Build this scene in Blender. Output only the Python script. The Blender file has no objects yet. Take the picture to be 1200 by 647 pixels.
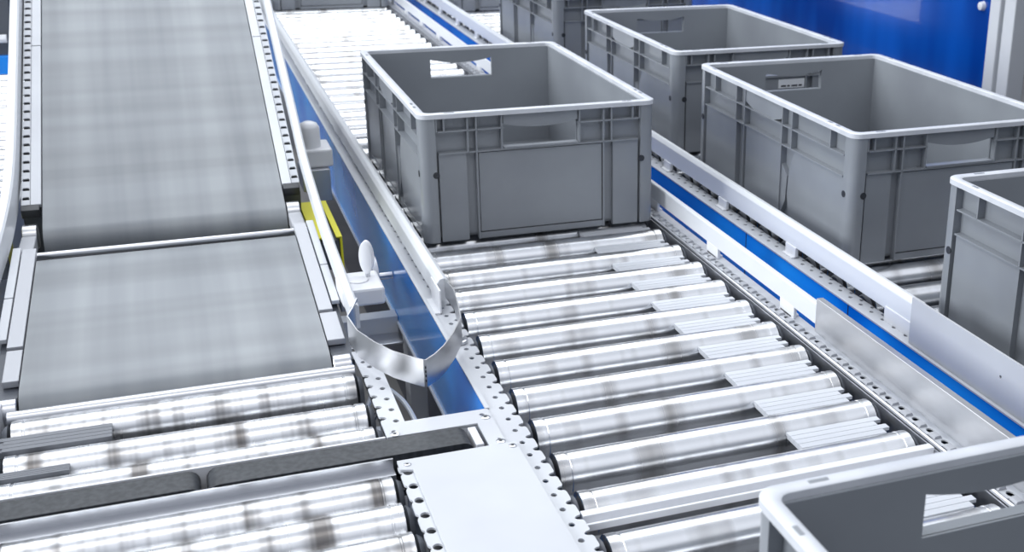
import bpy, bmesh, math, random
from mathutils import Vector, Matrix
random.seed(7)
S = bpy.context.scene
C = S.collection
PI = math.pi

# ---------------------------------------------------------------- camera, world, lights, exposure
cd = bpy.data.cameras.new('camera')
cam = bpy.data.objects.new('camera', cd); C.objects.link(cam); S.camera = cam
cd.sensor_width = 36; cd.sensor_fit = 'HORIZONTAL'
PX, PY = 805.0, 323.5                       # principal point of the cropped photograph
VA, VB = Vector((165., -227.)), Vector((4420., -129.))
P0 = Vector((PX, PY)); FPX = math.sqrt(-(VA-P0).dot(VB-P0))
dv = lambda q: Vector((q[0]-PX, -(q[1]-PY), -FPX)).normalized()
ax, ay = dv(VB), dv(VA); az = ax.cross(ay).normalized(); ay = az.cross(ax)
R3 = Matrix((ax, ay, az))
cam.matrix_world = Matrix.Translation((0, 0, .66)) @ R3.to_4x4()
cd.lens = FPX/1200*36; cd.shift_x = -(PX-600)/1200; cd.clip_start = .02; cd.clip_end = 60
cd.dof.use_dof = True; cd.dof.focus_distance = 1.55; cd.dof.aperture_fstop = 11

S.view_settings.view_transform = 'Standard'; S.view_settings.look = 'None'
S.view_settings.gamma = 1; S.view_settings.use_curve_mapping = False
S.view_settings.exposure = 0.24

w = bpy.data.worlds.new('hall'); S.world = w; w.use_nodes = True
nt = w.node_tree; nt.nodes.clear()
wo = nt.nodes.new('ShaderNodeOutputWorld'); bg = nt.nodes.new('ShaderNodeBackground')
tc = nt.nodes.new('ShaderNodeTexCoord'); sx = nt.nodes.new('ShaderNodeSeparateXYZ'); cr = nt.nodes.new('ShaderNodeValToRGB')
nt.links.new(tc.outputs['Generated'], sx.inputs[0]); nt.links.new(sx.outputs['Z'], cr.inputs[0])
e = cr.color_ramp.elements
e[0].position = 0.0; e[0].color = (.10, .115, .14, 1)
e[1].position = 1.0; e[1].color = (.52, .56, .64, 1)
for p, c in ((.30, (.17, .19, .23, 1)), (.50, (.42, .45, .51, 1)), (.62, (.74, .78, .86, 1)), (.80, (.80, .84, .92, 1))):
    k = cr.color_ramp.elements.new(p); k.color = c
nt.links.new(cr.outputs[0], bg.inputs[0]); bg.inputs[1].default_value = .95
nt.links.new(bg.outputs[0], wo.inputs[0])

def area(name, loc, target, sx_, sy_, power, col=(1, 1, 1)):
    l = bpy.data.lights.new(name, 'AREA'); l.shape = 'RECTANGLE'; l.size = sx_; l.size_y = sy_; l.energy = power; l.color = col
    o = bpy.data.objects.new(name, l); C.objects.link(o); o.location = loc
    o.rotation_euler = (Vector(target)-Vector(loc)).to_track_quat('-Z', 'Y').to_euler()
    return o
area('ceiling_lamp', (.3, 3.2, 3.4), (.3, 2.2, 0), 5.0, 1.3, 52, (.93, .97, 1))
area('ceiling_lamp', (.3, 5.6, 3.4), (.3, 4.0, 0), 5.0, 1.4, 66, (.93, .97, 1))
area('ceiling_lamp', (-.4, .3, 3.2), (.4, 1.6, 0), 3.0, .5, 14, (1, .98, .95))
area('left_fill_light', (-4.2, 2.2, 1.5), (.4, 1.9, 0), 3.0, 1.8, 175, (.92, .96, 1))  # unseen side light added to brighten the left-facing sides

# ---------------------------------------------------------------- helpers
def wloc(p):
    v = Vector((0, 0, 0))
    while p: v += p.location; p = p.parent
    return v
def obj(name, bm, mat, parent=None, bevel=0, smooth=False, at=None):
    """link bm (world coordinates) as one mesh object; its origin is the parent's place or 'at'"""
    bmesh.ops.recalc_face_normals(bm, faces=bm.faces)
    o0 = Vector(at) if at else wloc(parent)
    bmesh.ops.translate(bm, verts=bm.verts, vec=-o0)
    me = bpy.data.meshes.new(name); bm.to_mesh(me); bm.free()
    me.materials.append(mat)
    if smooth:
        for p in me.polygons: p.use_smooth = True
        me.set_sharp_from_angle(angle=math.radians(38))
    o = bpy.data.objects.new(name, me); C.objects.link(o)
    if parent: o.parent = parent; o.location = o0-wloc(parent)
    else: o.location = o0
    if bevel:
        b = o.modifiers.new('bevel', 'BEVEL'); b.width = bevel; b.segments = 2; b.limit_method = 'ANGLE'; b.harden_normals = False
    return o
def tag(o, label, cat, group=None):
    o['label'] = label; o['category'] = cat
    if group: o['group'] = group
    return o
def thing(name, label, cat, loc=(0, 0, 0), group=None):
    o = bpy.data.objects.new(name, None); C.objects.link(o); o.location = loc; o.empty_display_size = .05
    return tag(o, label, cat, group)
def dup(root, delta, label, group=None):
    r = root.copy(); C.objects.link(r); r.location = root.location+Vector(delta); r['label'] = label
    if group: r['group'] = group
    for ch in root.children:
        c = ch.copy(); C.objects.link(c); c.parent = r
        for g in ch.children:
            d = g.copy(); C.objects.link(d); d.parent = c
    return r
def box(bm, x0, x1, y0, y1, z0, z1):
    vs = [bm.verts.new((x, y, z)) for z in (z0, z1) for x, y in ((x0, y0), (x1, y0), (x1, y1), (x0, y1))]
    for f in ((0, 3, 2, 1), (4, 5, 6, 7), (0, 1, 5, 4), (1, 2, 6, 5), (2, 3, 7, 6), (3, 0, 4, 7)):
        bm.faces.new([vs[i] for i in f])
    return vs
def B(*boxes):
    bm = bmesh.new()
    for b in boxes: box(bm, *b)
    return bm
def lathe(bm, prof, axis='x', c=(0, 0, 0), n=28):
    """prof: list of (t, r) along the axis"""
    rings = []
    for t, r in prof:
        ring = []
        for k in range(n):
            a = 2*PI*k/n; u, v = r*math.cos(a), r*math.sin(a)
            p = {'x': (t, u, v), 'y': (u, t, v), 'z': (u, v, t)}[axis]
            ring.append(bm.verts.new((p[0]+c[0], p[1]+c[1], p[2]+c[2])))
        rings.append(ring)
    for a, b in zip(rings, rings[1:]):
        for k in range(n):
            bm.faces.new((a[k], a[(k+1) % n], b[(k+1) % n], b[k]))
    bm.faces.new(rings[0][::-1]); bm.faces.new(rings[-1])
    return bm
def tube(bm, pts, r, n=8):
    pts = [Vector(p) for p in pts]; prev = None
    for i, p in enumerate(pts):
        t = (pts[min(i+1, len(pts)-1)]-pts[max(i-1, 0)]).normalized()
        u = t.cross(Vector((0, 0, 1)));
        if u.length < .01: u = t.cross(Vector((1, 0, 0)))
        u.normalize(); v = t.cross(u)
        ring = [bm.verts.new(p+u*r*math.cos(2*PI*k/n)+v*r*math.sin(2*PI*k/n)) for k in range(n)]
        if prev:
            for k in range(n): bm.faces.new((prev[k], prev[(k+1) % n], ring[(k+1) % n], ring[k]))
        else: bm.faces.new(ring[::-1])
        prev = ring
    bm.faces.new(prev)
    return bm
def prism_x(bm, poly, x0, x1):
    """polygon in (y, z) extruded along x"""
    a = [bm.verts.new((x0, y, z)) for y, z in poly]; b = [bm.verts.new((x1, y, z)) for y, z in poly]
    n = len(poly)
    bm.faces.new(a); bm.faces.new(b[::-1])
    for k in range(n): bm.faces.new((a[k], b[k], b[(k+1) % n], a[(k+1) % n]))
    return bm
def prism_y(bm, poly, y0, y1):
    a = [bm.verts.new((x, y0, z)) for x, z in poly]; b = [bm.verts.new((x, y1, z)) for x, z in poly]
    n = len(poly)
    bm.faces.new(a); bm.faces.new(b[::-1])
    for k in range(n): bm.faces.new((a[k], b[k], b[(k+1) % n], a[(k+1) % n]))
    return bm
def ell(cx, cy, rx, ry, n=10):
    return [(cx+rx*math.cos(2*PI*k/n+.3), cy+ry*math.sin(2*PI*k/n+.3)) for k in range(n)]
def plate(outline, holes, n=1, pitch=0, y0=0, z=0, t=.0025, bm=None):
    """flat plate cell in xy with holes, repeated n times along y, thickness t down"""
    cell = bmesh.new(); edges = []
    for loop in [outline]+holes:
        vs = [cell.verts.new((x, y, 0)) for x, y in loop]
        edges += [cell.edges.new((vs[i], vs[(i+1) % len(vs)])) for i in range(len(vs))]
    bmesh.ops.triangle_fill(cell, edges=edges, use_beauty=True, normal=(0, 0, 1))
    cv = [v.co.copy() for v in cell.verts]; cell.verts.index_update()
    cf = [[v.index for v in f.verts] for f in cell.faces]; cell.free()
    tmp = bm or bmesh.new()
    for k in range(n):
        vs = [tmp.verts.new((c.x, c.y+y0+k*pitch, z)) for c in cv]
        for f in cf: tmp.faces.new([vs[i] for i in f])
    bmesh.ops.remove_doubles(tmp, verts=tmp.verts, dist=1e-5)
    bmesh.ops.recalc_face_normals(tmp, faces=tmp.faces)
    ex = bmesh.ops.extrude_face_region(tmp, geom=tmp.faces[:])
    bmesh.ops.translate(tmp, verts=[g for g in ex['geom'] if isinstance(g, bmesh.types.BMVert)], vec=(0, 0, -t))
    return tmp
def warp(bm, fn):
    for v in bm.verts: v.co = Vector(fn(*v.co))
    return bm

# ---------------------------------------------------------------- materials
def mat(name, col, rough=.5, metal=0, coat=0, spec=.5):
    m = bpy.data.materials.new(name); m.use_nodes = True
    b = m.node_tree.nodes['Principled BSDF']
    b.inputs['Base Color'].default_value = (*col, 1); b.inputs['Roughness'].default_value = rough
    b.inputs['Metallic'].default_value = metal; b.inputs['Coat Weight'].default_value = coat
    b.inputs['Specular IOR Level'].default_value = spec
    return m
def nd(m, t, **kw):
    n = m.node_tree.nodes.new(t)
    for k, v in kw.items():
        if k in n.inputs: n.inputs[k].default_value = v
        else: setattr(n, k, v)
    return n
def noisy(m, c1, c2, scale=(1, 1, 1), nscale=5, detail=3, lo=.35, hi=.65, rough=None, rnd=False):
    L = m.node_tree.links.new; b = m.node_tree.nodes['Principled BSDF']
    t = nd(m, 'ShaderNodeTexCoord'); mp = nd(m, 'ShaderNodeMapping'); mp.inputs['Scale'].default_value = scale
    L(t.outputs['Object'], mp.inputs[0])
    if rnd:
        oi = nd(m, 'ShaderNodeObjectInfo'); mu = nd(m, 'ShaderNodeMath', operation='MULTIPLY'); mu.inputs[1].default_value = 60
        L(oi.outputs['Random'], mu.inputs[0]); cx = nd(m, 'ShaderNodeCombineXYZ'); L(mu.outputs[0], cx.inputs[0]); L(cx.outputs[0], mp.inputs['Location'])
    n = nd(m, 'ShaderNodeTexNoise'); n.inputs['Scale'].default_value = nscale; n.inputs['Detail'].default_value = detail
    L(mp.outputs[0], n.inputs['Vector'])
    r = nd(m, 'ShaderNodeValToRGB'); r.color_ramp.elements[0].position = lo; r.color_ramp.elements[1].position = hi
    r.color_ramp.elements[0].color = (*c1, 1); r.color_ramp.elements[1].color = (*c2, 1)
    L(n.outputs['Fac'], r.inputs[0]); L(r.outputs[0], b.inputs['Base Color'])
    if rough:
        q = nd(m, 'ShaderNodeMapRange'); q.inputs['To Min'].default_value = rough[0]; q.inputs['To Max'].default_value = rough[1]
        L(n.outputs['Fac'], q.inputs[0]); L(q.outputs[0], b.inputs['Roughness'])
    return m
M = {}
M['white'] = noisy(mat('white_paint', (.72, .75, .80), .38), (.56, .575, .61), (.62, .64, .67), nscale=6)
M['blue'] = noisy(mat('blue_paint', (.0, .16, .62), .22, coat=.4), (.0, .20, .80), (.02, .36, 1.0), nscale=4, detail=1)
M['panelblue'] = noisy(mat('panel_blue', (.0, .10, .50), .2, coat=.5), (.0, .045, .30), (.005, .12, .60), scale=(1, 1.6, .5), nscale=3, detail=2)
M['rail'] = mat('bright_white_paint', (.74, .76, .79), .35)
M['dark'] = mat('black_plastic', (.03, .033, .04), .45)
M['cap'] = mat('grey_cap', (.12, .13, .15), .4)
M['steel'] = noisy(mat('brushed_steel', (.6, .6, .62), .33, 1), (.50, .50, .51), (.74, .75, .77), scale=(1, .3, 1), nscale=9, detail=4)
M['zinc'] = mat('zinc', (.62, .63, .66), .3, 1)
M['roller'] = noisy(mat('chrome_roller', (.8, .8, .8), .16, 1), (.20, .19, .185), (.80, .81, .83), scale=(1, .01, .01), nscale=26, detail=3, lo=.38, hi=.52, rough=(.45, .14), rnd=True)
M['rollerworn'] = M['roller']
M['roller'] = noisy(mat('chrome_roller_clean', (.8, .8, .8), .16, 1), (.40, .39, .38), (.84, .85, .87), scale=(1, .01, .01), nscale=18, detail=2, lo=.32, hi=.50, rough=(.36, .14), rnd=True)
M['slat'] = noisy(mat('slat_grey', (.42, .44, .48), .4, .15), (.56, .58, .62), (.66, .68, .72), scale=(.4, 3, 1), nscale=8)
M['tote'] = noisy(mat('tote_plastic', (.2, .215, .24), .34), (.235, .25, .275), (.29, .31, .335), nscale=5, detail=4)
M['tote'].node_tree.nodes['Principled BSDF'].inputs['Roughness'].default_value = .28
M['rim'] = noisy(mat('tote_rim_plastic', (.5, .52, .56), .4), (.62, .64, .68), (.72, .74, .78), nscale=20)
M['yellow'] = mat('yellow_paint', (.75, .70, .03), .4)
M['floor'] = noisy(mat('floor_paint', (.12, .12, .125), .6), (.10, .10, .105), (.16, .155, .155), nscale=3)
M['label'] = mat('paper', (.8, .82, .84), .6)
M['rubber'] = noisy(mat('ribbed_belt', (.04, .045, .055), .5), (.022, .025, .03), (.045, .05, .058), scale=(2.5, 2.5, 1), nscale=60, detail=2)
M['alu'] = mat('dull_aluminium', (.46, .47, .50), .45, .35)
M['pan'] = mat('bounce_pan', (.34, .35, .37), .5)  # grey kept light so the rollers reflect more brightness from below
M['slatdark'] = mat('dark_slat_grey', (.17, .18, .20), .45)
M['plastic'] = mat('white_plastic', (.8, .81, .84), .3)
M['darkgrey'] = mat('dark_machine', (.09, .10, .12), .5)
def belt_mat(name, c1, c2):
    m = noisy(mat(name, c1, .42), c1, c2, scale=(9, .35, .35), nscale=2.2, detail=3, lo=.3, hi=.7)
    L = m.node_tree.links.new; b = m.node_tree.nodes['Principled BSDF']
    src = b.inputs['Base Color'].links[0].from_socket
    t = nd(m, 'ShaderNodeTexCoord'); mp = nd(m, 'ShaderNodeMapping'); mp.inputs['Scale'].default_value = (.3, 11, 11)
    n = nd(m, 'ShaderNodeTexNoise'); n.inputs['Scale'].default_value = 2; n.inputs['Detail'].default_value = 1
    L(t.outputs['Object'], mp.inputs[0]); L(mp.outputs[0], n.inputs['Vector'])
    q = nd(m, 'ShaderNodeMapRange'); q.inputs['From Min'].default_value = .35; q.inputs['From Max'].default_value = .65; q.inputs['To Min'].default_value = .88; q.inputs['To Max'].default_value = 1.1
    L(n.outputs['Fac'], q.inputs[0]); mx = nd(m, 'ShaderNodeMixRGB', blend_type='MULTIPLY'); mx.inputs[0].default_value = 1
    L(src, mx.inputs[1]); L(q.outputs[0], mx.inputs[2]); L(mx.outputs[0], b.inputs['Base Color'])
    return m
M['belt'] = belt_mat('grey_belt', (.19, .205, .225), (.28, .298, .315))

# ---------------------------------------------------------------- setting
fl = obj('floor', B((-6, 6, -1, 16, -.80, -.75)), M['floor']); fl['kind'] = 'structure'

# ---------------------------------------------------------------- roller maker
R = .025
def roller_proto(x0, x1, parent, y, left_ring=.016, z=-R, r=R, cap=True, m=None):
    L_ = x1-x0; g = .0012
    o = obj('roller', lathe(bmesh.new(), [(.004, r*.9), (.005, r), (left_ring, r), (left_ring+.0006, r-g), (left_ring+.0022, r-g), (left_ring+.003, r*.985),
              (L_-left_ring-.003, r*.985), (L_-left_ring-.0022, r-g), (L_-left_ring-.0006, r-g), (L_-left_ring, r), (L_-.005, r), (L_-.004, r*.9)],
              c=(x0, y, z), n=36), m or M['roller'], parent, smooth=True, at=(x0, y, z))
    if cap:
        for s, a in ((0, x0-.005), (1, x1-.001)):
            prof = [(-.0, r*.45), (.0, r*.72), (.003, r*.82), (.0055, r*.86)] if s == 0 else [(-.0, r*.86), (.002, r*.82), (.0055, r*.72), (.0056, r*.45)]
            obj('end_cap', lathe(bmesh.new(), prof, c=(a, y, z), n=24), M['cap'], o, smooth=True)
    return o
def more_rollers(o, ys, parent):
    y0 = o.location.y
    base = wloc(parent).y
    for y in ys:
        r = o.copy(); C.objects.link(r); r.parent = parent; r.location = (o.location.x, y-base, o.location.z)
        for ch in o.children:
            c = ch.copy(); C.objects.link(c); c.parent = r

# ================================================================ main roller conveyor
YF = 5.3
main = thing('roller_conveyor', 'wide main conveyor of steel rollers running through the middle with blue side frame', 'conveyor', (.53, 2.5, 0))
pitch = .0877
ys = [.979+pitch*k for k in range(-5, 49)]
ys = [y for y in ys if y < YF-.1]
r0 = roller_proto(.333, .741, main, ys[0])
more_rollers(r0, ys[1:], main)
# slats between the rollers near the right end
def slat_bm(x0, x1, y0, y1, z, side=1, notch=True):
    w_ = y1-y0; f = .002
    bm = bmesh.new()
    q = w_/4; y0 = y0
    for k in range(4):
        a, b = y0+k*q+.0004, y0+(k+1)*q-.0004
        e_ = .010 if k % 2 == 0 else 0
        if side > 0: box(bm, x0, x1-e_, a, b, z-.004, z)
        else: box(bm, x0+e_, x1, a, b, z-.004, z)
    box(bm, x0+.001, x1-.02 if side > 0 else x1-.001, y0+.001, y1-.001, z-.008, z-.0012)
    return bm
s0 = obj('gap_slat', slat_bm(.612, .7335, ys[0]+.0235, ys[0]+.0645, -.0095), M['slat'], main, at=(.612, ys[0]+.02, -.01))
for i, y in enumerate(ys[1:-1]):
    c = s0.copy(); C.objects.link(c); c.parent = main; c.location.y = s0.location.y+(y-ys[0])
# pan below the rollers
obj('drip_pan', B((.335, .745, .5, YF, -.075, -.071)), M['pan'], main)
# left side rail: perforated top flange, blue web
p = .0305
def scallop(xe, sgn, yc, d, h, rnd=.002):
    """points of a notch cut into the edge x = xe, going up in y; sgn points to the material"""
    pts = [(xe+sgn*rnd, yc-h-rnd*1.6), (xe+sgn*.0003, yc-h-rnd*2.6)][::-1] if 0 else [(xe+sgn*.0, yc-h-.0035), (xe+sgn*.0008, yc-h-.0012)]
    for k in range(9):
        a_ = -PI/2+PI*k/8
        pts.append((xe+sgn*(.0016+d*math.cos(a_)), yc+h*math.sin(a_)))
    return pts+[(xe+sgn*.0008, yc+h+.0012), (xe, yc+h+.0035)]
def cell_left(xa, xb):
    out = [(xa, 0), (xb, 0)]+scallop(xb, -1, .0165, .0062, .0044)+[(xb, p), (xa, p)]
    return out, [ell(xb-.0145, .006, .0033, .0040)]
o_, h_ = cell_left(.2965, .3275)
n_ = int((YF-.55)/p)
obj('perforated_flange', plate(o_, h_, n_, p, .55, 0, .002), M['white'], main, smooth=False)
obj('flange_painted_shade', B((.305, .322, .55, YF, -.028, -.024)), M['dark'], main)  # black strip below the holes, stands in for shade inside the rail
obj('side_frame', B((.2945, .2975, .55, YF, -.127, -.0022)), M['blue'], main)
obj('frame_edge', B((.2915, .2995, .55, YF, -.131, -.127), (.2935, .2985, 1.29, YF, .0005, .0022)), M['white'], main)
# centre guide rail, its brackets
g1 = obj('guide_rail', prism_y(bmesh.new(), [(.306, .014), (.309, .011), (.3225, .011), (.326, .015), (.3262, .036), (.3235, .042), (.318, .0448), (.312, .043), (.3075, .037)], 1.625, YF), M['rail'], main, bevel=.0012)
obj('rail_end_bracket', B((.306, .3085, 1.60, 1.66, .0, .036), (.2985, .3085, 1.60, 1.66, 0, .003)), M['plastic'], main, bevel=.0008)
br = obj('rail_bracket', B((.311, .321, 1.90, 1.925, -.001, .014)), M['white'], main, bevel=.0006, at=(.316, 1.91, 0))
for k in range(1, 13):
    c = br.copy(); C.objects.link(c); c.parent = main; c.location.y += .27*k
# right side: steel lip, toothed chain strip, white flange
def lip():
    bm = bmesh.new(); tube(bm, [(.7505, .5, -.001), (.7505, YF, -.001)], .0028, 8); box(bm, .7455, .7475, .5, YF, -.03, -.003); return bm
obj('steel_lip', lip(), M['zinc'], main, smooth=True)
xa, xb = .754, .7815
o_ = [(xa+.005, 0), (xb, 0), (xb, p), (xa+.005, p), (xa+.005, .026), (xa, .0235), (xa, .0085), (xa+.005, .0055)]
o_ = [(xa, .0055), (xa+.0045, .0045), (xa+.0045, 0), (xb, 0), (xb, p), (xa+.0045, p), (xa+.0045, .0262), (xa, .0245)]
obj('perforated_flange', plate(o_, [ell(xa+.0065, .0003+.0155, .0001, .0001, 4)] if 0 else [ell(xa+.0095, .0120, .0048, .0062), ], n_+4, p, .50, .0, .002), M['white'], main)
tb = bmesh.new()
k = 0
while .5+k*p < YF:
    y = .5+k*p
    prism_y(tb, [(.7545, .0002), (.7562, .0032), (.7635, .0038), (.7655, .0002)], y+.0215, y+.0335)
    k += 1
obj('tooth_strip', tb, M['alu'], main, bevel=0)
obj('flange_painted_shade', B((.752, .782, .5, YF, -.014, -.010)), M['dark'], main)  # shade under the right flange, put in as a black strip
obj('side_frame', B((.7785, .7810, .5, YF, -.127, -.0022)), M['blue'], main)
# low guide rail on the far side of the rollers
obj('guide_rail', prism_y(bmesh.new(), [(.7690, .017), (.7755, .017), (.7765, .045), (.7755, .0475), (.7690, .0475), (.7680, .045)], 1.352, YF), M['rail'], main, bevel=.0008)
br = obj('rail_bracket', B((.7685, .7735, 1.418, 1.462, 0, .018), (.7685, .781, 1.425, 1.460, 0, .003)), M['plastic'], main, bevel=.0006, at=(.77, 1.44, 0))
for k in range(1, 15):
    c = br.copy(); C.objects.link(c); c.parent = main; c.location.y += .265*k
obj('guide_plate', prism_y(bmesh.new(), [(.7665, .008), (.7690, .008), (.7690, .052), (.7765, .054), (.7765, .0565), (.7665, .0565)], .45, 1.352), M['steel'], main, bevel=.0006)
obj('cross_bar', B((.3285, .745, 1.024, 1.035, -.012, .0), (.3285, .745, 1.013, 1.0165, -.012, -.004), (.3285, .745, 1.0165, 1.024, -.012, -.009)), M['plastic'], main, bevel=.0006)
lg = obj('leg', B((.305, .335, 1.9, 1.94, -.75, -.127)), M['white'], main, bevel=.002, at=(.32, 1.92, -.75))
for dx, dy in ((.44, 0), (0, 2.2), (.44, 2.2)):
    c = lg.copy(); C.objects.link(c); c.parent = main; c.location.x += dx; c.location.y += dy

# ================================================================ right lane roller conveyor
lane = thing('roller_conveyor', 'right-hand roller lane with blue side frame carrying the row of grey totes', 'conveyor', (1.14, 2.5, 0))
ys2 = [.60+pitch*k for k in range(0, 56)]; ys2 = [y for y in ys2 if y < YF-.1]
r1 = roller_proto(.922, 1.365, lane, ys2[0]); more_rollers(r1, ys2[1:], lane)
obj('side_frame', B((.8705, .8735, .4, YF, -.13, .0)), M['blue'], lane)
xa, xb = .8735, .9005
o_ = [(xa, 0), (xb, 0), (xb, p), (xa, p)]
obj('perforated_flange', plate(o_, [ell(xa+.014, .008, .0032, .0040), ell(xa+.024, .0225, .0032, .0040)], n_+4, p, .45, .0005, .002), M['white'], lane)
obj('flange_painted_shade', B((.878, .902, .45, YF, -.014, -.010)), M['dark'], lane)  # black strip painting the shade below the lane flange holes
obj('frame_edge', B((.8695, .8745, .4, YF, .0, .0022)), M['white'], lane)
jb = bmesh.new()
for y in (1.44, 1.79, 2.6): box(jb, .8698, .8706, y, y+.0015, -.13, -.0)
obj('panel_joint', jb, M['dark'], lane)
obj('guide_rail', prism_y(bmesh.new(), [(.890, .017), (.902, .017), (.906, .021), (.906, .048), (.901, .0545), (.895, .0545), (.890, .048)], 1.292, YF), M['rail'], lane, bevel=.0012)
br = obj('rail_bracket', B((.888, .893, 1.305, 1.372, 0, .022)), M['plastic'], lane, bevel=.0008, at=(.889, 1.39, 0))
br2 = obj('rail_bracket', B((.888, .894, 1.645, 1.680, 0, .018), (.882, .894, 1.645, 1.680, 0, .003)), M['plastic'], lane, bevel=.0008, at=(.889, 1.66, 0))
for k in range(1, 14):
    c = br2.copy(); C.objects.link(c); c.parent = lane; c.location.y += .27*k
# wide guide plate nearer the camera, with small slots
def yz_plate():
    bm = plate([(0, 0), (1.0, 0), (1.0, .066), (0, .066)][:], [[(a, b), (a+.008, b), (a+.008, b+.005), (a, b+.005)] for a, b in ((.62, .007), (.735, .007), (.30, .007), (.13, .007))]+[ell(a, .037, .0022, .0022, 10) for a in (.800, .695, .25)], 1, 0, 0, 0, .0035)
    warp(bm, lambda x, y, z: (.8805+z, .289+x, y+.001)); return bm
obj('guide_plate', yz_plate(), M['white'], lane)
obj('plate_painted_shade', B((.8815, .8835, .295, 1.285, .004, .055)), M['dark'], lane)  # black sheet behind the slots, painted shade rather than a part
obj('side_frame', B((1.385, 1.389, .4, YF, -.13, .01)), M['blue'], lane)
obj('drip_pan', B((.92, 1.37, .4, YF, -.12, -.116)), M['darkgrey'], lane)
lg = obj('leg', B((.875, .905, 1.9, 1.94, -.75, -.02)), M['white'], lane, bevel=.002, at=(.89, 1.92, -.75))
for dx, dy in ((.48, 0), (0, 2.2), (.48, 2.2)):
    c = lg.copy(); C.objects.link(c); c.parent = lane; c.location.x += dx; c.location.y += dy

# ================================================================ left merge roller bed (in front of the belts)
bed = thing('roller_conveyor', 'short bed of worn steel rollers in the lower left, after the belts', 'conveyor', (0, 1.2, 0))
ra = roller_proto(-.222, .168, bed, 1.439, m=M['rollerworn'])
more_rollers(ra, [1.352, 1.287, 1.165, 1.108, 1.050, .992, .934], bed)
obj('transfer_roller', lathe(bmesh.new(), [(-.225, .009), (-.224, .010), (.168, .010), (.169, .009)], c=(0, 1.472, -.0105), n=24), M['zinc'], bed, smooth=True)
def lslat(xe, y0, y1): return slat_bm(-.232, xe, y0, y1, -.004, side=-1)
obj('gap_slat', lslat(-.112, 1.377, 1.412), M['slatdark'], bed)
obj('gap_slat', lslat(-.152, 1.311, 1.327), M['slatdark'], bed)
obj('gap_slat', lslat(-.150, 1.130, 1.142), M['slatdark'], bed)
# perforated right flange: near part with screws under the cover plate's edge, far part beside the window
xb_, xa_ = .1725, .1995
def cell_r(xL, xR, hx, d=.0062, h=.0044):
    out = [(xL, 0)]+scallop(xL, 1, .0165, d, h)+[(xL, p), (xR, p), (xR, 0)]
    return out, ([ell(hx, .006, .0036, .0040)] if hx else [])
o_, h_ = cell_r(.1735, .1995, .1905)
obj('perforated_flange', plate(o_, h_, 5, p, 1.2915, 0, .0025), M['white'], bed)
obj('flange_wing', plate([(.1735, 1.444), (.1995, 1.444), (.1935, 1.470), (.178, 1.512), (.171, 1.512), (.1725, 1.475)], [ell(.186, 1.458, .0034, .004), ell(.180, 1.475, .003, .0035)], 1, 0, 0, 0, .0025), M['white'], bed)
o_, h_ = cell_r(.1725, .1995, None, .001, .003); h_ = [ell(.1812, .0165, .0050, .0060, 14)]
obj('perforated_flange', plate(o_, h_, 15, p, .73, 0, .0025), M['white'], bed)
obj('side_frame', B((.1965, .1990, 1.29, 1.48, -.12, -.001), (.196, .199, .5, 1.19, -.12, -.003)), M['white'], bed)
obj('flange_painted_shade', B((.176, .195, .6, 1.46, -.016, -.012)), M['dark'], bed)  # shade under the bed flange holes, done as a black strip
obj('side_frame', B((-.262, -.232, .5, 1.50, -.12, .0)), M['white'], bed)
obj('drip_pan', B((-.23, .17, .5, 1.47, -.10, -.096)), M['pan'], bed)
lg = obj('leg', B((.172, .196, .75, .79, -.75, -.12)), M['white'], bed, bevel=.002, at=(.18, .77, -.75))
for dx, dy in ((-.42, 0), (0, .62), (-.42, .62)):
    c = lg.copy(); C.objects.link(c); c.parent = bed; c.location.x += dx; c.location.y += dy

# ================================================================ narrow black transfer belts
xfer = thing('transfer_conveyor', 'narrow black ribbed transfer belt crossing between the left rollers', 'conveyor', (0, 1.23, 0))
def stadium(x0, x1, y0, y1, zt, r):
    pts = []
    for k in range(9):
        a = PI/2+PI*k/8; pts.append((x0+r+r*math.cos(a), zt-r+r*math.sin(a)))
    for k in range(9):
        a = -PI/2+PI*k/8; pts.append((x1-r+r*math.cos(a), zt-r+r*math.sin(a)))
    return prism_y(bmesh.new(), pts, y0, y1)
obj('belt', stadium(-.018, .262, 1.211, 1.250, .003, .012), M['rubber'], xfer, smooth=True)
obj('belt', stadium(-.60, -.024, 1.211, 1.250, .003, .012), M['rubber'], xfer, smooth=True)
obj('side_strip', B((-.60, .171, 1.2515, 1.2545, -.03, .0045)), M['plastic'], xfer)
obj('side_strip', B((-.60, .171, 1.2065, 1.2095, -.03, .001), (-.60, .171, 1.190, 1.2065, -.018, -.010)), M['zinc'], xfer)
obj('end_block', B((.2635, .2725, 1.208, 1.252, -.02, .0005)), M['plastic'], xfer, bevel=.001)
obj('beam', B((-.6, .262, 1.212, 1.249, -.05, -.024)), M['dark'], xfer)

frame = thing('junction_plate', 'white cross plate with recess between the left rollers and the window gap', 'plate', (.24, 1.24, 0))
obj('top_flange', plate([(.1735, 1.2575), (.2765, 1.2575), (.2765, 1.1965), (.2962, 1.1965), (.2962, 1.2905), (.1735, 1.2905)], [ell(.2865, 1.277, .0032, .0032), ell(.183, 1.270, .0028, .0028), ell(.2905, 1.212, .002, .002)], 1, 0, 0, .0012, .003), M['white'], frame)
rw = obj('recess_wall', plate([(0, 0), (.122, 0), (.122, .03), (0, .03)], [[(.022, .016), (.085, .016), (.085, .019), (.022, .019)], ell(.017, .012, .0018, .0018), ell(.096, .012, .0018, .0018)], 1, 0, 0, 0, .002), M['white'], frame)
warpm = rw.data
for v in warpm.vertices:
    c = v.co+Vector((.24, 1.24, 0)); v.co = Vector((.1745+c.x, 1.2575-c.z, -.031+c.y))-Vector((.24, 1.24, 0))
obj('recess_side', B((.2765, .2785, 1.197, 1.2575, -.031, -.002), (.1745, .2765, 1.197, 1.2575, -.034, -.031)), M['zinc'], frame)
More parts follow.
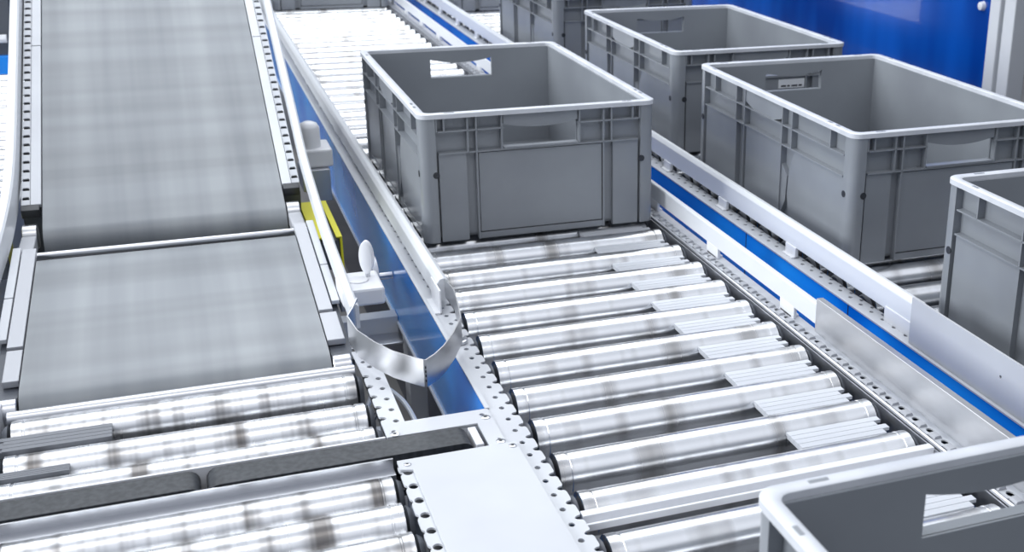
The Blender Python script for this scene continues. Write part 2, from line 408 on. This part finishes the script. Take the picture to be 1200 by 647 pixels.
def screw(x, y, z, parent, r=.0055):
    bm = lathe(bmesh.new(), [(0, r), (.0006, r), (.0012, r*.8)], 'z', (x, y, z), 18)
    o = obj('screw_head', bm, M['zinc'], parent, smooth=True)
    obj('socket', lathe(bmesh.new(), [(.0011, r*.4), (.0014, r*.4)], 'z', (x, y, z), 8), M['dark'], o)
for x, y in ((.2885, 1.268), (.183, 1.262), (.2905, 1.205)): screw(x, y, .0012, frame)

cover = thing('cover_plate', 'plain white sheet metal cover plate at the bottom between the two roller beds', 'plate', (.245, .95, 0))
obj('sheet', plate([(.1735, 1.196), (.1735, 1.176), (.1865, 1.1715), (.1865, .55), (.3055, .55), (.3055, 1.196)], [], 1, 0, 0, .0035, .003), M['white'], cover, bevel=.0006)
screw(.1825, 1.184, .0035, cover, .004)
screw(.299, 1.186, .0035, cover, .0045)

# ================================================================ lower belt conveyor (gentle slope)
BL, BR = -.215, .144
A1 = math.atan2(.041, .40)
def low(x, s, h): return (x, 1.505+s*math.cos(A1)-h*math.sin(A1), .002+s*math.sin(A1)+h*math.cos(A1))
def stad_yz(s0, s1, r, inner=0):
    pts = []
    for k in range(11):
        a = PI/2+PI*k/10; pts.append((s0+r*math.cos(a)*1, -r+r*math.sin(a)))
    for k in range(11):
        a = -PI/2+PI*k/10; pts.append((s1+r*math.cos(a), -r+r*math.sin(a)))
    return pts
def stad_yz2(s0, s1, ra_, rb2):
    pts = []
    for k in range(13):
        a = PI/2+PI*k/12; pts.append((s0+ra_*math.cos(a), -ra_+ra_*math.sin(a)))
    for k in range(13):
        a = -PI/2+PI*k/12; pts.append((s1+rb2*math.cos(a), -rb2+rb2*math.sin(a)))
    return pts
lowb = thing('belt_conveyor', 'lower grey belt, gently sloping, between the steep belt and the left rollers', 'conveyor', (-.03, 1.7, 0))
obj('belt', warp(prism_x(bmesh.new(), stad_yz2(.018, .385, .036, .028), BL, BR), low), M['belt'], lowb, smooth=True)
def wb(*bxs, fn=low): return warp(B(*bxs), fn)
for sgn in (1, -1):
    def X(a, b): return (BR+a, BR+b) if sgn > 0 else (BL-b, BL-a)
    x0, x1 = X(.0015, .020)
    obj('side_strip', wb((x0, x1, .125, .43, -.006, .003)), M['alu'], lowb, bevel=.0008)
    obj('nose_strip', wb((x0, x1+.004*(sgn > 0), .040, .120, -.008, .001)), M['alu'], lowb, bevel=.001)
    x0, x1 = X(.022, .033)
    obj('edge_strip', wb((x0, x1, .15, .27, -.004, .002), (x0, x1, .273, .44, -.004, .002)), M['white'], lowb, bevel=.0008)
    x0, x1 = X(.002, .025)
    obj('end_bearing', warp(lathe(bmesh.new(), [(x0, .016), (x0+.001, .017), (x1-.001, .017), (x1, .016)], c=(0, 0, -.019)), low), M['zinc'], lowb, smooth=True)
    x0, x1 = X(.003, .030)
    obj('side_frame', wb((x0, x1, .0, .42, -.12, -.010)), M['darkgrey'], lowb)
obj('bed_plate', wb((BL, BR, .03, .38, -.10, -.080)), M['darkgrey'], lowb)
lg = obj('leg', B((BL-.028, BL-.004, 1.70, 1.74, -.75, -.09)), M['white'], lowb, at=(BL-.02, 1.72, -.75))
c = lg.copy(); C.objects.link(c); c.parent = lowb; c.location.x += .39

# ================================================================ steep belt conveyor
A2 = math.atan(.44)
def up(x, s, h): return (x, 2.035+s*math.cos(A2)-h*math.sin(A2), .0475+s*math.sin(A2)+h*math.cos(A2))
upb = thing('belt_conveyor', 'long grey belt climbing steeply at upper left', 'conveyor', (-.03, 2.4, 0))
UL = 2.0
obj('belt', warp(prism_x(bmesh.new(), stad_yz(0, UL, .031), BL, BR), up), M['belt'], upb, smooth=True)
obj('nip_rod', lathe(bmesh.new(), [(BL-.026, .0052), (BL-.025, .0056), (BR+.025, .0056), (BR+.026, .0052)], c=(0, 1.947, .031), n=16), M['zinc'], upb, smooth=True)
for sgn in (1, -1):
    def X(a, b): return (BR+a, BR+b) if sgn > 0 else (BL-b, BL-a)
    x0, x1 = X(.0015, .0165)
    obj('cover_strip', wb((x0, x1, .055, .50, -.004, .003), (x0, x1, .502, UL, -.004, .003), fn=up), M['white'], upb, bevel=.0008)
    x0, x1 = X(.0175, .0300)
    pb = .0232
    cell = [(x0, .0), (x1, .0), (x1, pb), (x0, pb)]
    hole = [[(x0+.0012, .012), (x1-.0012, .012), (x1-.0008, .0155), (x1-.0025, .0195), (x0+.0025, .0195), (x0+.0008, .0155)]]
    obj('perforated_flange', warp(plate(cell, hole, int(UL/pb)-3, pb, .06, -.001, .002), up), M['white'], upb)
    obj('flange_painted_shade', wb((x0+.001, x1-.001, .06, UL, -.012, -.009), fn=up), M['dark'], upb)  # black strip in place of the shade beneath the sloping flange
    obj('gap_line', wb((x0-.001, x0+.0002, .06, UL, -.006, -.0025), fn=up), M['dark'], upb)
    x0, x1 = X(.002, .030)
    obj('side_frame', wb((x0, x1, .05, UL, -.12, -.014), fn=up), M['darkgrey'], upb)
    obj('nose_bearing', warp(lathe(bmesh.new(), [(x0, .017), (x0+.001, .019), (x0+.020, .019), (x0+.021, .017)], c=(0, .010, -.024)), up), M['steel'], upb, smooth=True)
    obj('nose_plate', B((x0, x0+.021, 1.955, 2.028, .018, .0385)), M['alu'], upb, bevel=.002)
    obj('stop_block', wb((x0, x1-.002, .040, .053, -.012, .004), fn=up), M['dark'], upb, bevel=.001)
lg = obj('leg', B((BL-.028, BL-.004, 2.6, 2.64, -.75, .16)), M['white'], upb, at=(BL-.02, 2.62, -.75))
c = lg.copy(); C.objects.link(c); c.parent = upb; c.location.x += .39

# curved guards on both sides, following both slopes
def guard(name_label, x0, x1, ypts, group=None, flare=0):
    bm = bmesh.new(); prev = None
    for i, (y, zt, zb, dx) in enumerate(ypts):
        a, b = x0+dx, x1+dx
        pr_ = [(a, zb), (b, zb), (b, zt-.003), (b-.003*(1 if b > a else -1), zt), (a+.003*(1 if b > a else -1), zt), (a, zt-.003)]
        ring = [bm.verts.new((x, y, z)) for x, z in pr_]
        if prev:
            for k in range(6): bm.faces.new((prev[k], prev[(k+1) % 6], ring[(k+1) % 6], ring[k]))
        else: bm.faces.new(ring[::-1])
        prev = ring
    bm.faces.new(prev)
    return obj('guide_rail', bm, M['rail'], None, smooth=True, at=(x0, ypts[0][0], ypts[0][2]))
def smooth_path(pts, n=6):
    out = []
    for i in range(len(pts)-1):
        p0 = pts[max(i-1, 0)]; p1 = pts[i]; p2 = pts[i+1]; p3 = pts[min(i+2, len(pts)-1)]
        for k in range(n):
            t = k/n
            out.append(tuple(.5*((2*b)+(-a+c)*t+(2*a-5*b+4*c-d)*t*t+(-a+3*b-3*c+d)*t**3) for a, b, c, d in zip(p0, p1, p2, p3)))
    out.append(pts[-1]); return out
gr = smooth_path([(1.56, .046, .012, 0), (1.70, .056, .030, 0), (1.85, .070, .045, 0), (2.0, .090, .062, .001), (2.12, .120, .088, .001), (2.25, .176, .14, .001), (2.6, .33, .29, 0), (3.9, .902, .862, 0)])
tag(guard('r', .1795, .191, gr), 'slim white guard rail along the right edge of the steep and lower belts', 'rail')
gl = smooth_path([(1.50, .046, .012, -.022), (1.70, .056, .020, -.016), (1.85, .070, .032, -.010), (2.0, .090, .045, -.005), (2.12, .120, .070, -.002), (2.25, .176, .12, 0), (2.6, .33, .27, 0), (3.9, .902, .842, 0)])
tag(guard('l', -.263, -.248, gl), 'white curved guard rail along the left edge of the belts', 'rail')

# ================================================================ deflector band between left guard end and centre rail
def band():
    top = [(.1905, 1.575, .050), (.180, 1.545, .048), (.171, 1.525, .046), (.176, 1.475, .045), (.190, 1.432, .045), (.206, 1.397, .045), (.223, 1.373, .045), (.2365, 1.357, .045), (.239, 1.3565, .045), (.2525, 1.370, .045), (.268, 1.391, .045), (.288, 1.428, .045), (.308, 1.474, .045), (.315, 1.52, .045), (.3215, 1.575, .045), (.3195, 1.625, .044)]
    hgt = [.030, .034, .036, .037, .0365, .036, .036, .036, .036, .036, .036, .036, .036, .034, .030, .028]
    bm = bmesh.new(); n = len(top); rows = []
    for i, (q, h) in enumerate(zip(top, hgt)):
        a = Vector(top[max(i-1, 0)]); b = Vector(top[min(i+1, n-1)]); t = (b-a).normalized(); u = Vector((t.y, -t.x, 0)).normalized()*.0008
        q = Vector(q)
        rows.append([bm.verts.new(q+u), bm.verts.new(q-u), bm.verts.new(q-u-Vector((0, 0, h))), bm.verts.new(q+u-Vector((0, 0, h)))])
    for a, b in zip(rows, rows[1:]):
        for k in range(4): bm.faces.new((a[k], a[(k+1) % 4], b[(k+1) % 4], b[k]))
    bm.faces.new(rows[0][::-1]); bm.faces.new(rows[-1])
    return bm
dfl = thing('deflector_band', 'bent metal deflector band forming a pointed nose between the left guard and the centre rail', 'guard', (.24, 1.36, .01))
bd = obj('band', band(), M['steel'], dfl, smooth=True)
mk = bmesh.new()
for z in (.018, .0245, .030, .0355): box(mk, .2372, .2388, 1.3545, 1.3556, z-.0018, z+.0012)
obj('slot_mark', mk, M['dark'], dfl)
obj('clamp_disc', lathe(bmesh.new(), [(0, .012), (.004, .012), (.005, .010), (.009, .009), (.0095, .0085)], 'z', (.3085, 1.475+.02, .001), 24), M['zinc'], dfl, smooth=True)

# ================================================================ sensors, yellow bracket, gap contents
s1 = thing('photo_sensor', 'white box sensor with upright oval paddle beside the lower belt', 'sensor', (.205, 1.66, -.02))
obj('housing', B((.178, .236, 1.625, 1.700, .016, .042)), M['plastic'], s1, bevel=.004)
obj('turntable', lathe(bmesh.new(), [(.041, .014), (.0435, .014), (.044, .012)], 'z', (.205, 1.662, 0), 24), M['plastic'], s1, smooth=True)
bm = lathe(bmesh.new(), [(-.004, .010), (-.003, .012), (.003, .012), (.004, .010)], 'x', (0, 0, 0), 24)
for v in bm.verts: v.co = Vector((v.co.y*.72+v.co.x*.6+.2205, v.co.x*1.3-v.co.y*.5+1.675, v.co.z*2.0+.071))
obj('paddle', bm, M['plastic'], s1, smooth=True)
obj('stem', lathe(bmesh.new(), [(.04, .0035), (.060, .0035)], 'z', (.2205, 1.675, 0), 12), M['zinc'], s1, smooth=True)
obj('mounting_arm', B((.178, .198, 1.655, 1.69, .000, .016)), M['zinc'], s1, bevel=.001)
s2 = thing('photo_sensor', 'white box sensor with round cylinder on top beside the steep belt', 'sensor', (.22, 2.3, 0))
obj('housing', B((.203, .254, 2.285, 2.365, .040, .074)), M['plastic'], s2, bevel=.004)
bm = lathe(bmesh.new(), [(0, .017), (.002, .0195), (.038, .0195), (.046, .015), (.050, .006)], 'z', (.2175, 2.315, .072), 24)
obj('lens_barrel', bm, M['plastic'], s2, smooth=True)
obj('mounting_arm', B((.205, .245, 2.27, 2.30, -.02, .040), (.195, .215, 2.27, 2.35, .0, .038)), M['zinc'], s2, bevel=.001)

yb = thing('yellow_bracket', 'bright yellow painted channel bracket beside the joint of the two belts', 'bracket', (.20, 2.06, -.05))
obj('channel', B((.176, .179, 1.955, 2.165, -.05, .012), (.179, .222, 2.160, 2.165, -.05, .012), (.218, .2215, 1.955, 2.165, -.05, .012), (.176, .2005, 1.955, 2.165, .010, .0125), (.212, .2215, 1.955, 2.165, .010, .0125)), M['yellow'], yb, bevel=.0006)
obj('hollow_shade', B((.180, .217, 1.96, 2.158, -.045, .004)), M['darkgrey'], yb)  # dark fill stands in for the shade in the channel's hollow

cm = thing('cross_member', 'pale cross member spanning the dark gap below the sensor', 'beam', (.25, 1.92, -.13))
obj('bar', B((.165, .294, 1.905, 1.935, -.150, -.118)), M['white'], cm, bevel=.001)
obj('foot', B((.165, .294, 1.86, 1.905, -.150, -.146)), M['zinc'], cm, bevel=.001)
def cable(label, pts, m, r):
    o = obj('cable', tube(bmesh.new(), smooth_path(pts, 8), r), m, None, smooth=True, at=pts[0]); tag(o, label, 'cable')
cable('grey cable curling at the bottom of the window gap', [(.176, 1.56, -.15), (.21, 1.60, -.10), (.235, 1.55, -.095), (.243, 1.47, -.10), (.240, 1.40, -.12), (.24, 1.30, -.2)], M['slat'], .0035)
cable('black cable looping inside the window gap', [(.18, 1.50, -.12), (.21, 1.55, -.105), (.228, 1.50, -.11), (.232, 1.42, -.13), (.22, 1.32, -.16)], M['dark'], .003)
jbx = thing('junction_box', 'grey electrical box with pale terminal strip down in the window gap', 'box', (.25, 1.45, -.26))
obj('case', B((.203, .292, 1.38, 1.62, -.26, -.18)), mat('box_grey', (.22, .24, .27), .4), jbx, bevel=.003)
obj('lid_strip', B((.206, .288, 1.60, 1.62, -.18, -.168)), M['white'], jbx, bevel=.001)
tb = bmesh.new()
for k in range(8): box(tb, .232+k*.0065, .237+k*.0065, 1.46, 1.478, -.18, -.168)
obj('terminal_strip', tb, M['plastic'], jbx)
obj('end_panel', B((.207, .226, 1.44, 1.50, -.18, -.175)), M['label'], jbx)
sp = thing('junction_box_shelf', 'dark steel shelf holding the electrical box below the belts', 'shelf', (.23, 1.6, -.75))
obj('shelf_board', B((.201, .294, 1.2, 3.9, -.275, -.261)), mat('shelf_steel', (.27, .26, .255), .5), sp)
for y in (1.3, 3.6): obj('post', B((.21, .24, y, y+.03, -.75, -.275)), M['zinc'], sp)
wh = thing('pulley_wheel', 'round grey pulley wheel in the gap beside the blue frame', 'pulley', (.262, 1.98, -.05))
obj('disc', lathe(bmesh.new(), [(.258, .030), (.259, .034), (.268, .034), (.269, .030)], 'x', (0, 1.93, -.055), 32), M['slat'], wh, smooth=True)
obj('axle', lathe(bmesh.new(), [(.25, .006), (.293, .006)], 'x', (0, 1.93, -.055), 12), M['zinc'], wh, smooth=True)

# ================================================================ totes
def tote(x0, y0, label, group, W=.400, L=.600, H=.215):
    t = thing('tote', label, 'tote', (x0+W/2, y0+L/2, 0), group)
    x1, y1 = x0+W, y0+L; i = .013; th = .003
    z0 = .0005
    zt = H-.007
    hz0, hz1 = H-.062, H-.024           # handle opening
    cx = (x0+x1)/2; hw = .063
    b = bmesh.new()
    # thin inner skin: floor and long walls
    box(b, x0+i, x1-i, y0+i, y1-i, z0+.004, z0+.008)
    box(b, x0+i, x0+i+th, y0+i, y1-i, z0+.004, zt); box(b, x1-i-th, x1-i, y0+i, y1-i, z0+.004, zt)
    # short walls with the handle opening, arched top edge
    for ya in (y0+i, y1-i-th):
        yb_ = ya+th
        box(b, x0+i, cx-hw, ya, yb_, z0+.004, zt); box(b, cx+hw, x1-i, ya, yb_, z0+.004, zt)
        box(b, cx-hw, cx+hw, ya, yb_, z0+.004, hz0)
        N = 12; poly = [(cx-hw, zt), (cx+hw, zt)]
        for k in range(N+1):
            u = 1-2*k/N; d = .008*(1-u*u)
            if abs(u) > .85: d -= 0
            poly.append((cx+hw*u, hz1-d))
        prism_y(b, poly, ya, yb_)
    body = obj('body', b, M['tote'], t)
    # ribs
    rb = bmesh.new(); o = .0015; q = .0022
    for s in (0, 1):
        # ---- long sides
        xo, xi = (x0+o, x0+i+.001) if s == 0 else (x1-i-.001, x1-o)
        for zc in (H-.040, H-.074): box(rb, xo, xi, y0+.03, y1-.03, zc-q/2, zc+q/2)
        for yy in (y0+L*.345, y0+L*.405, y0+L*.655, y0+L*.715):
            full = abs(yy-(y0+L*.405)) < .001 or abs(yy-(y0+L*.655)) < .001
            box(rb, xo, xi, yy-.0012, yy+.0012, z0 if full else H-.074, zt)
        for yy in (y0+.075, y1-.075): box(rb, xo, xi, yy-.0012, yy+.0012, H-.040, zt)
        # raised panels; the slots between them narrow like funnels
        zp = H-.0765; Ya, Yb, Yc, Yd = y0+L*.347, y0+L*.403, y0+L*.653, y0+L*.717
        pa = [(Yd+.0, zp), (y1-.031, zp), (y1-.031, z0+.011), (Yd, z0+.011)]
        pb_ = [(Yb+.003, zp), (Yc-.004, zp), (Yc-.004, z0+.011), (Yb+.003, z0+.011)]
        pc_ = [(y0+.031, zp), (Ya-.010, zp), (Ya+.006, H-.112), (Ya+.010, .060), (Ya+.004, .030), (Ya-.004, z0+.011), (y0+.031, z0+.011)]
        for q_ in (pa, pb_, pc_): prism_x(rb, q_, xo+.003, xi)
        prism_x(rb, [(Ya+.012, H-.125), (Yb+.003, H-.105), (Yb+.003, z0+.011), (Ya+.016, .045)], xo+.003, xi)
        box(rb, xo+.002, xi, y0+.02, y1-.02, z0, z0+.012)
        # recessed scooped grip in the middle
        N = 10; poly = [(y0+L*.655, zt), (y0+L*.405, zt)]
        for k in range(N+1):
            u = k/N; poly.append((y0+L*(.405+.25*u), H-.030-.014*math.sin(PI*u)))
        prism_x(rb, poly, xo+.002, xi)
        # ---- short sides
        yo, yi = (y0+o, y0+i+.001) if s == 0 else (y1-i-.001, y1-o)
        for zc in (H-.030, H-.066):
            box(rb, x0+.030, cx-hw if zc > H-.05 else x1-.03, yo, yi, zc-q/2, zc+q/2)
            if zc > H-.05: box(rb, cx+hw, x1-.030, yo, yi, zc-q/2, zc+q/2)
        for u in (.028, .040, .078, .092, W/2-hw-.003):
            for xx in (x0+u, x1-u):
                box(rb, xx-.0012, xx+.0012, yo, yi, z0 if u == .092 else H-.030 if u in (.028, .040) else H-.066, zt)
        # raised panel edge
        box(rb, x0+.095, x1-.095, yo+.003, yi, z0+.012, H-.069); box(rb, x0+.092, x1-.092, yo+.002, yi, z0, z0+.010)
        box(rb, x0+.03, x0+.075, yo+.003, yi, z0, H-.066); box(rb, x1-.075, x1-.03, yo+.003, yi, z0, H-.066)
        # arched band over the handle
        N = 12; poly = [(cx-hw, zt), (cx+hw, zt)]
        for k in range(N+1):
            u = 1-2*k/N; poly.append((cx+hw*u, hz1-.008*(1-u*u)))
        prism_y(rb, poly, yo+.003, yi)
        box(rb, cx-hw, cx+hw, yo, yi, hz0-.004, hz0)
    obj('rib_set', rb, M['tote'], t)
    # corner posts with rounded outside
    for sx_, sy_ in ((0, 0), (1, 0), (1, 1), (0, 1)):
        cb = bmesh.new(); r = .016; wleg = .026
        X_ = (lambda a: x0+a) if sx_ == 0 else (lambda a: x1-a)
        Y_ = (lambda a: y0+a) if sy_ == 0 else (lambda a: y1-a)
        arc = [(r-r*math.cos(PI/2*k/6)+.001, r-r*math.sin(PI/2*k/6)+.001) for k in range(7)]
        poly = [(i, wleg), (.001, wleg)]+arc+[(wleg, .001), (wleg, i), (i+.004, i), (i, i+.004)]
        va = [cb.verts.new((X_(a), Y_(c_), z0)) for a, c_ in poly]; vb = [cb.verts.new((X_(a), Y_(c_), zt)) for a, c_ in poly]
        n = len(poly); cb.faces.new(va); cb.faces.new(vb[::-1])
        for k in range(n): cb.faces.new((va[k], vb[k], vb[(k+1) % n], va[(k+1) % n]))
        post = obj('corner_post', cb, M['tote'], t, smooth=True)
        hb = bmesh.new()
        lathe(hb, [(-.0006, 0.0055), (.0006, .0055)], 'x', (X_(.001), Y_(.0215), .115), 14)
        obj('drain_hole', hb, M['dark'], post); hb = bmesh.new()
        lathe(hb, [(-.0006, 0.0055), (.0006, .0055)], 'y', (X_(.0245), Y_(.001), .115), 14)
        obj('drain_hole', hb, M['dark'], post)
    # rim: rounded rectangular ring
    rm = bmesh.new()
    def rr(d, r, z):
        pts = []
        for cxx, cyy, a0 in ((x1-d-r, y1-d-r, 0), (x0+d+r, y1-d-r, PI/2), (x0+d+r, y0+d+r, PI), (x1-d-r, y0+d+r, 1.5*PI)):
            for k in range(7): pts.append(rm.verts.new((cxx+r*math.cos(a0+PI/2*k/6), cyy+r*math.sin(a0+PI/2*k/6), z)))
        return pts
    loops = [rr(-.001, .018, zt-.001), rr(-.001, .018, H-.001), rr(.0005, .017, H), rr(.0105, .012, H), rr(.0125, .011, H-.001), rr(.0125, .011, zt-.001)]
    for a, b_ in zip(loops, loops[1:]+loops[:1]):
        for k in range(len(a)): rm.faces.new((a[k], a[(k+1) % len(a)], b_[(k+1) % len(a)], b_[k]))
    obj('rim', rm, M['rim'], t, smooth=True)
    sl = bmesh.new()
    for s in (0, 1):
        xx = x0+.0055 if s == 0 else x1-.0055
        for yy in (y0+.06, y0+.085, y1-.06): box(sl, xx-.002, xx+.002, yy-.006, yy+.006, H-.0002, H+.0003)
        yy = y0+.0055 if s == 0 else y1-.0055
        for xx in (x0+.05, x1-.05): box(sl, xx-.008, xx+.008, yy-.002, yy+.002, H-.0002, H+.0003)
    obj('rim_slot', sl, M['tote'], t)
    return t
G = 'grey totes standing in a row on the right-hand lane'
T1 = tote(.945, 1.583, 'large grey tote in full view at right, second from the front in the right-hand row', G)
dup(T1, (0, .730, 0), 'grey tote directly behind the large one in full view, in front of blue panel', G)
T3 = dup(T1, (.004, -.841, 0), 'nearest grey tote of the right-hand row, cut off by the right picture edge', G)
dup(T1, (-.004, 1.56, 0), 'grey tote of the right-hand row behind two sharper ones, partly hidden at top centre', G)
dup(T1, (0, 2.80, 0), 'farthest grey tote of the right-hand row at the very top edge', G)
G2 = 'grey totes travelling on the main conveyor'
dup(T1, (-.600, .320, 0), 'grey tote moving along the middle of the main conveyor', G2)
dup(T1, (-.600, -1.50, 0), 'grey tote in the lower right corner on the main conveyor, nearest the camera', G2)
dup(T1, (-.600, 2.98, 0), 'distant grey tote on the main conveyor at the top edge', G2)
lb = obj('paper_label', B((.0, .062, 0, .0006, 0, .019)), M['label'], None, at=(0, 0, 0)); lb.location = (1.188, 2.3166, .1242)
tag(lb, 'small white paper label on the tote seen through the handle opening', 'label')
bars = bmesh.new()
for k, (a, b) in enumerate(((.006, .018), (.021, .027), (.031, .045), (.048, .056))): box(bars, a, b, -.0003, .0001, .003, .0065)
obj('print_line', bars, M['dark'], lb, at=tuple(lb.location)) if 0 else None
pl_ = bpy.data.meshes.new('print_line'); bars.to_mesh(pl_); bars.free(); pl_.materials.append(M['dark'])
po = bpy.data.objects.new('print_line', pl_); C.objects.link(po); po.parent = lb

# ================================================================ left background conveyor
bgc = thing('roller_conveyor', 'lower roller conveyor glimpsed at the far left edge beyond the belts', 'conveyor', (-.7, 3, 0))
rb_ = roller_proto(-1.10, -.33, bgc, 1.95, z=-.06)
more_rollers(rb_, [1.95+.0877*k for k in range(1, 22)], bgc)
obj('side_frame', B((-.318, -.288, 1.9, 3.95, -.16, -.02)), M['white'], bgc)
obj('side_frame', B((-1.15, -1.115, 1.9, 3.95, -.16, -.02)), M['white'], bgc)
obj('drip_pan', B((-1.115, -.318, 1.9, 3.95, -.16, -.15)), M['slat'], bgc)
lg = obj('leg', B((-.315, -.29, 2.2, 2.24, -.75, -.16)), M['white'], bgc, at=(-.3, 2.22, -.75))
for dx, dy in ((-.825, 0), (0, 1.6), (-.825, 1.6)):
    c = lg.copy(); C.objects.link(c); c.parent = bgc; c.location.x += dx; c.location.y += dy
mc = thing('machine_cabinet', 'dark machine with blue side panel at the top left corner', 'machine', (-1.0, 4.5, -.75))
obj('case', B((-1.6, -.405, 4.02, 5.0, -.75, .25)), M['darkgrey'], mc, bevel=.01)
obj('side_panel', B((-1.5, -.412, 4.0, 4.02, -.12, -.02)), M['blue'], mc, bevel=.004)
obj('hand_rail', tube(bmesh.new(), [(-1.4, 3.99, .03), (-.43, 3.99, .03)], .012), M['plastic'], mc, smooth=True)
yl = thing('yellow_bracket', 'yellow painted bracket just visible at the left picture edge', 'bracket', (-.30, 2.1, -.02))
obj('channel', B((-.292, -.272, 2.02, 2.14, -.02, .04)), M['yellow'], yl, bevel=.001)
obj('clip', B((-.290, -.266, 1.98, 2.02, -.01, .02)), M['darkgrey'], yl)

# ================================================================ safety panel behind the right lane
XP = 1.90
sp = thing('safety_panel', 'glossy blue machine safety panel in a white post frame behind the totes', 'panel', (XP, 3.5, -.75))
obj('panel_sheet', B((XP, XP+.01, 2.545, 5.2, -.70, 1.1)), M['panelblue'], sp)
for ya, yb_ in ((2.505, 2.545), (2.445, 2.488)):
    obj('post', B((XP-.02, XP+.03, ya, yb_, -.75, 1.3)), M['rail'], sp, bevel=.003)
obj('bolt', lathe(bmesh.new(), [(-.012, .004), (-.010, .010), (0, .012)], 'x', (XP, 2.60, .235), 20), M['plastic'], sp, smooth=True)
obj('base_rail', B((XP-.01, XP+.02, 2.505, 5.2, -.75, -.70)), M['white'], sp)
mr = thing('bolted_machine', 'dark machine side with bolts at the right picture edge beside the white posts', 'machine', (XP, 2.2, -.75))
obj('case', B((XP+.04, XP+.5, 1.6, 2.44, -.75, 1.2)), M['darkgrey'], mr, bevel=.004)
hb = bmesh.new()
for k in range(14):
    lathe(hb, [(-.006, .006), (.0, .008)], 'x', (XP+.04, 2.41-.045*(k % 2), -.1+.05*k), 12)
obj('bolt_row', hb, M['zinc'], mr, smooth=True)
bc = thing('equipment_cabinet', 'long grey machine housing behind the totes at the top of the picture', 'machine', (2.1, 6.4, -.75))
obj('case', B((1.05, 3.0, 5.9, 6.6, -.75, .5)), noisy(mat('machine_grey', (.3, .32, .36), .4), (.16, .18, .21), (.5, .52, .56), scale=(3, 1, .4), nscale=2), bc, bevel=.01)
obj('top_trim', B((1.03, 3.02, 5.88, 5.9, .42, .5)), M['white'], bc)
